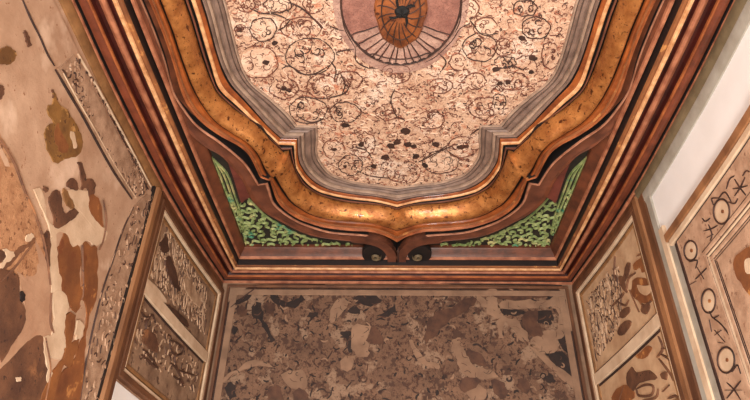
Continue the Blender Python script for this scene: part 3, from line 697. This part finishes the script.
# right
rp = frame_panel(RIGHT, 2.885, 3.93, .86, 1.995, 1.335, 'cream and brown carved two-field panel on the right wall beside the corner', 'rpanel')
o3 = (570,190,3.636); o4 = (590,290,3.636)
left_r = [(587,300),(611,270),(621,264),(625,300),(620,330),(607,350),(598,364),(593,330)]
scribble(RIGHT, left_r, 90, .03, .06, .014, .010, M['relief'], rp, 'reed_relief', 41, .03, stretch=1.8, lean=PI/2)
scribble(RIGHT, left_r, 70, .025, .05, .009, .010, M['reliefd'], rp, 'reed_dark_lines', 42, .035, stretch=1.8, lean=PI/2)
def RP(o, pts, m, off=.016, name='leaf', label=None): return patch(RIGHT, crop(*o, pts), M[m], rp, off, name, 3, label)
RP(o3, [(240,150),(250,133),(272,158),(262,166),(272,180),(266,220),(250,218),(254,184),(244,170)], 'umber')
RP(o3, [(228,275),(250,250),(280,238),(300,255),(308,300),(296,302),(286,280),(262,302),(252,282),(236,290)], 'brown')
RP(o3, [(228,330),(255,318),(300,328),(326,345),(318,372),(282,398),(245,398),(225,372)], 'brown', .015, 'heart_spiral', 'brown heart-shaped scroll')
RP(o3, [(245,345),(275,350),(300,345),(305,360),(280,382),(255,375)], 'rpanel', .018)
RP(o3, [(205,270),(216,268),(212,300),(200,332),(192,318)], 'umber'); RP(o3, [(175,320),(190,315),(208,372),(192,362)], 'umber')
RP(o4, [(105,82),(135,60),(142,80),(116,102)], 'umber'); RP(o4, [(98,150),(120,115),(146,110),(140,140),(112,166)], 'umber')
RP(o4, [(150,-5),(240,-5),(238,28),(200,48),(165,32)], 'brown'); RP(o4, [(185,60),(215,52),(205,85),(188,80)], 'umber')
RP(o4, [(130,320),(150,280),(165,300),(215,292),(240,322),(200,330),(170,345),(150,370)], 'umber')
RP(o4, [(80,400),(95,360),(135,345),(160,375),(150,400)], 'brown'); RP(o4, [(255,305),(278,298),(276,325),(262,322)], 'umber')
RP(o4, [(165,240),(185,225),(205,205),(222,210),(205,240),(180,250)], 'brown')
bm = bmesh.new()
for P in [[(250,168),(266,212),(245,245)],[(290,168),(278,200),(312,212)],[(262,212),(290,215)],[(258,232),(300,262),(332,330)],[(252,250),(290,300),(306,330)],[(170,360),(200,345),(230,350),(225,380),(180,385),(170,360)],[(195,400),(240,390),(250,360)],[(110,400),(125,350)],[(285,395),(310,385),(330,400)],[(80,60),(110,30),(125,10)],[(145,0),(180,80)],[(265,370),(290,345)]]:
    bm = bmesh.new(); pstroke(bm, RIGHT, crop(*o4, P), .013, .012, .008); part('carved_stem', bm, M['umber'], rp)
for P in [[(245,240),(270,230),(300,250)],[(240,300),(215,320),(205,370)],[(250,400),(270,420),(300,400)],[(170,400),(200,420),(215,400)],[(165,240),(162,300),(170,330)]]:
    bm = bmesh.new(); pstroke(bm, RIGHT, crop(*o3, P), .012, .012, .008); part('carved_stem', bm, M['umber'], rp)
# right timber post
tr = tag(empty('trim_7', tuple(RIGHT.q(2.85, .2))), kind='structure')
wpanel(RIGHT, 2.845, -1.6, 2.885, 2.02, 0, .032, 'post_face', M['timberL'], tr)
wpanel(RIGHT, 2.785, -1.6, 2.845, 2.0, 0, .018, 'post_rebate', M['timber'], tr)
wpanel(RIGHT, 2.725, -1.6, 2.775, 1.99, 0, .012, 'grey_fillet', M['palegrey'], tr, 'pale grey fillet')
wpanel(RIGHT, 2.675, -1.6, 2.72, 1.72, 0, .020, 'cream_fillet', M['creamp'], tr, 'cream fillet')
wpanel(RIGHT, 2.61, -1.6, 2.675, 1.6, 0, .010, 'grey_fillet', M['palegrey'], tr)
# ---------------------------------------------------------------- right big bordered panel
rb = empty('bordered_wall_panel', tuple(RIGHT.q(1.9, .6)), label='large cream panel on the right wall bordered with drawn rings and flowers', cat='wall painting')
Y1, Z1 = 2.61, 1.61
wpanel(RIGHT, .8, -.6, Y1, Z1, 0, .012, 'ground', M['rbig'], rb)
def nest(k0, k1, off, m, name, label=None):
    bm = bmesh.new(); wbar(bm, RIGHT, .8, Z1-k1, Y1-k0, Z1-k0, 0, off); wbar(bm, RIGHT, Y1-k1, -.6, Y1-k0, Z1-k1, 0, off)
    return part(name, bm, M[m], rb, label)
def rbar(nm, m, a0, b0, a1, b1, off, lab=None): return wpanel(RIGHT, a0, b0, a1, b1, 0, off, nm, M[m], rb, lab)
rbar('top_board', 'timberL', .8, 1.61, 2.66, 1.655, .03, 'brown top board'); rbar('cream_fillet', 'creamp', .8, 1.578, 2.64, 1.61, .024); rbar('dark_line', 'line', .8, 1.572, 2.60, 1.578, .015)
rbar('dark_line', 'line', 2.592, -.6, 2.608, 1.572, .018)
for k0, k1, of, m in [(.215,.221,.014,'line'),(.221,.243,.018,'rbig'),(.243,.249,.014,'line'),(.249,.262,.016,'creamp'),(.262,.268,.014,'line'),(.268,.288,.018,'rbig'),(.288,.294,.014,'line'),(.30,.305,.014,'line')]:
    nest(k0-.015, k1-.015, of, m, 'inner_frame_line' if m == 'line' else 'inner_frame_fillet')
# rings and flowers in the border, traced
for j, (x, y, rx, ry) in enumerate([(691,250.6,6.5,10),(722,211.5,8,12.5),(709,301,7,12),(726.5,360,8.5,13)]):
    bm = bmesh.new(); pstroke(bm, RIGHT, ell(x, y, rx, ry, 18), .008, .012, .006, 2, True); part('drawn_ring', bm, M['line'], rb)
    bm = bmesh.new(); slab(bm, ppoly(RIGHT, ell(x, y, rx*.85, ry*.85, 18), .015), -RIGHT.n()*.004); rg = part('ring_ground', bm, M['creamp'], rb, smooth=False)
    bm = bmesh.new(); slab(bm, ppoly(RIGHT, ell(x, y, 1.1, 1.9, 10), .019), -RIGHT.n()*.006); part('ring_centre', bm, M['brown'], rb, smooth=False)
bm = bmesh.new()
o5 = (670,140,3.075); o6 = (680,260,2.857)
for P in [[(200,120),(215,145),(235,170)],[(232,115),(218,145),(200,172)],[(195,150),(218,146),(240,140)],[(120,260),(130,290),(125,310)],[(105,280),(130,272),(148,262)],[(115,300),(135,290)],[(150,180),(170,160),(190,190)],[(135,200),(130,180),(150,178)],[(180,190),(200,195),(210,180)],[(60,375),(85,370),(80,395)],[(175,150),(185,120),(200,110)],[(225,110),(235,95),(246,98)],[(100,240),(110,250),(125,240)]]:
    bm = bmesh.new(); pstroke(bm, RIGHT, crop(*o5, P), .007, .012, .005); part('drawn_twig', bm, M['line'], rb)
for P in [[(95,165),(120,185),(150,225)],[(100,200),(130,235)],[(120,200),(100,215)],[(85,170),(92,205)],[(85,145),(95,165),(112,158)],[(45,55),(60,40),(90,10)],[(50,20),(70,55)],[(135,350),(155,370),(175,400)],[(175,345),(155,370),(135,395)],[(130,372),(180,372)],[(150,320),(165,300),(175,325)],[(110,235),(125,238)],[(30,70),(48,60)]]:
    bm = bmesh.new(); pstroke(bm, RIGHT, crop(*o6, P), .007, .012, .005); part('drawn_twig', bm, M['line'], rb)
# brown painting inside the big panel
patch(RIGHT, [(733,262),(738,254),(750,246),(775,236),(790,300),(762,300),(750,296),(741,284),(735,274)], M['brown'], rb, .018, 'paint_patch')
patch(RIGHT, [(744,262),(750,258),(754,268),(747,274)], M['creamp'], rb, .021, 'paint_patch')
# ---------------------------------------------------------------- far wall panel
fp = empty('far_wall_panel', (CX, D, 1.0), label='wide stained and flaking painted panel on the far wall', cat='wall painting')
X0, X1 = CX-1.20, CX+1.20
wpanel(FAR, X0+.01, -.3, X1-.01, 2.0, 0, .010, 'ground', M['far'], fp)
def fframe(k0, k1, off, m, name, label=None):
    bm = bmesh.new()
    wbar(bm, FAR, X0+k0, 2.0-k1+.03, X1-k0, 2.0-k0+.03, 0, off); wbar(bm, FAR, X0+k0, -.3, X0+k1, 2.0-k1+.03, 0, off); wbar(bm, FAR, X1-k1, -.3, X1-k0, 2.0-k1+.03, 0, off)
    return part(name, bm, M[m], fp, label)
fframe(0, .02, .03, 'timber', 'outer_fillet'); fframe(.02, .032, .012, 'line', 'dark_line'); fframe(.032, .075, .018, 'farcream', 'border')
for s, P in ((-1, [(222,282),(262,284),(246,288),(228,302),(222,318)]), (1, [(556,284),(572,284),(575,330),(568,332),(566,300)])):
    patch(FAR, P, M['farcream'], fp, .016, 'corner_piece', 0)
e1 = (200,275,3.2); e2 = (320,275,3.2); e3 = (440,275,3.2)
def EP(o, pts, m, off=.014, name='paint_patch', label=None): return patch(FAR, crop(*o, pts), M[m], fp, off, name, 3, label)
for o, P in [(e1, [(225,65),(240,58),(250,80),(290,85),(325,65),(332,85),(300,102),(260,102),(235,88)]), (e1, [(165,100),(195,90),(205,140),(237,207),(222,205),(195,150),(170,130)]), (e1, [(345,125),(370,120),(376,132),(350,139)]),
             (e1, [(75,155),(95,140),(98,150)]), (e1, [(103,165),(120,170),(113,192)]), (e1, [(85,350),(110,345),(114,385),(88,398)]), (e1, [(100,95),(125,75),(160,50),(160,70),(125,95)]),
             (e2, [(105,75),(135,55),(175,65),(197,85),(162,97),(130,93)]), (e2, [(43,122),(60,98),(80,117)]), (e2, [(90,112),(110,98),(132,115),(110,127)]), (e2, [(183,131),(212,115),(240,94),(243,118),(212,132)]),
             (e2, [(62,184),(102,184),(90,202)]), (e2, [(87,215),(103,208),(106,250),(92,242)]), (e3, [(185,110),(265,110),(262,127),(200,127)]), (e3, [(375,195),(412,180),(422,235),(400,247)]), (e3, [(345,250),(395,246),(437,300),(437,338),(400,312)]),
             (e3, [(310,118),(355,118),(360,155),(330,160),(312,145)]), (e3, [(335,55),(385,50),(378,95),(355,85)]), (e3, [(330,330),(350,315),(372,340),(350,345)]), (e3, [(45,228),(58,230),(55,250),(46,245)])]:
    EP(o, P, 'fardark')
for o, P in [(e1, [(220,365),(245,352),(265,372),(262,410),(225,410),(215,390)]), (e1, [(300,385),(320,362),(345,380),(345,410),(300,410)]), (e1, [(122,105),(140,98),(152,115),(140,132),(122,125)]), (e1, [(205,95),(225,88),(240,105),(228,122),(208,118)]),
             (e2, [(150,205),(175,165),(207,210),(182,222),(160,217)]), (e2, [(335,215),(342,155),(372,122),(425,105),(480,70),(502,85),(470,112),(420,140),(372,192),(345,212)]),
             (e3, [(270,122),(310,112),(310,150),(330,175),(322,195),(285,190),(265,150)]), (e3, [(85,238),(120,245),(148,285),(128,292),(95,266)]), (e3, [(65,335),(110,325),(125,350),(75,375)]), (e3, [(160,340),(205,345),(215,385),(185,390)]), (e3, [(250,335),(280,340),(285,375),(255,370)]), (e3, [(165,55),(230,60),(330,48),(370,62),(300,75),(210,80)])]:
    EP(o, P, 'farbrown', .0155)
for o, P in [(e1, [(258,322),(300,305),(337,315),(342,365),(290,362)]), (e2, [(105,165),(160,165),(150,210),(158,250),(125,262),(100,232)]), (e2, [(72,265),(112,260),(97,302),(68,300)]),
             (e3, [(150,50),(180,50),(188,105),(215,135),(250,150),(285,200),(270,217),(230,170),(205,150),(200,200),(186,195),(185,140),(150,120)]), (e3, [(235,70),(330,85),(362,68),(400,60),(395,190),(372,210),(380,235),(350,250),(300,232),(292,205),(335,178),(372,172),(368,108),(260,106),(190,104),(200,85)]),
             (e3, [(33,215),(58,208),(80,235),(110,288),(150,300),(185,325),(110,332),(72,312),(50,268)]), (e3, [(278,218),(300,222),(370,285),(440,345),(440,372),(415,350),(340,285)]), (e1, [(62,340),(120,300),(170,275),(235,290),(240,300),(170,288),(120,312),(65,352)]),
             (e3, [(90,355),(120,345),(150,370),(140,400),(95,395)]), (e2, [(285,215),(300,215),(330,262),(380,290),(375,300),(320,275)]), (e2, [(60,75),(100,88),(85,100),(45,150),(30,130)]), (e3, [(100,60),(125,58),(150,90),(140,105),(118,80)])]:
    EP(o, P, 'farcream', .0145)
reg = [(226,300),(262,288),(566,288),(572,405),(218,405)]
scribble(FAR, reg, 260, .01, .03, .011, .010, M['farbrown'], fp, 'brown_flecks', 51, .05, stretch=1.1, curl=.2)
scribble(FAR, reg, 200, .006, .03, .012, .010, M['fardark'], fp, 'dark_flecks', 52, .05, stretch=1.1, curl=.2)
scribble(FAR, reg, 60, .012, .03, .014, .010, M['farcream'], fp, 'pale_flecks', 53, .055, curl=.2)
bm = bmesh.new()
pstroke(bm, FAR, crop(*e1, [(98,104),(130,78),(170,48),(200,34),(300,30),(400,30)]), .010, .017)
pstroke(bm, FAR, crop(*e3, [(0,28),(150,28),(300,30),(390,34)]), .012, .017)
part('panel_outline', bm, M['line'], fp)

# ---------------------------------------------------------------- light
def area(name, loc, to, size, power, colr):
    l = bpy.data.lights.new(name, 'AREA'); l.shape = 'RECTANGLE'; l.size = size[0]; l.size_y = size[1]; l.energy = power; l.color = colr
    o = bpy.data.objects.new(name, l); C.objects.link(o); o.location = loc
    o.rotation_euler = (Vector(to)-Vector(loc)).to_track_quat('-Z', 'Y').to_euler(); return o
area('added_up_fill', (.1, .35, -1.2), (.1, 2.1, 2.2), (.7, .5), 135, (1, .94, .87))  # added unseen light from below, in place of floor bounce
area('added_right_wall_fill', (-1.0, -1.5, .2), (1.3, 2.3, 1.5), (1.3, 1.6), 215, (1, .97, .94))  # added unseen light at the back left, brightens the right wall
w = bpy.data.worlds.new('world'); bpy.context.scene.world = w; w.use_nodes = True
w.node_tree.nodes['Background'].inputs[0].default_value = (1, .94, .87, 1); w.node_tree.nodes['Background'].inputs[1].default_value = .2
# ---------------------------------------------------------------- camera
cam = bpy.data.cameras.new('camera'); co_ = bpy.data.objects.new('camera', cam); C.objects.link(co_)
cam.sensor_width = 36; cam.lens = F/750*36; cam.clip_start = .02
cr, sr = math.cos(RL), math.sin(RL)
def axis(x, u, f):
    c, s = math.cos(RL), math.sin(RL); x, u = c*x-s*u, s*x+c*u
    c, s = math.cos(PT), math.sin(PT); f, u = c*f-s*u, s*f+c*u
    c, s = math.cos(YW), math.sin(YW); return Vector((c*x+s*f, -s*x+c*f, u))
X, U, B = axis(1,0,0), axis(0,1,0), -axis(0,0,1)
co_.matrix_world = Matrix(((X.x,U.x,B.x,0),(X.y,U.y,B.y,0),(X.z,U.z,B.z,0),(0,0,0,1)))
sc = bpy.context.scene; sc.camera = co_
sc.view_settings.view_transform = 'Standard'; sc.view_settings.look = 'None'; sc.view_settings.exposure = 0; sc.view_settings.gamma = 1
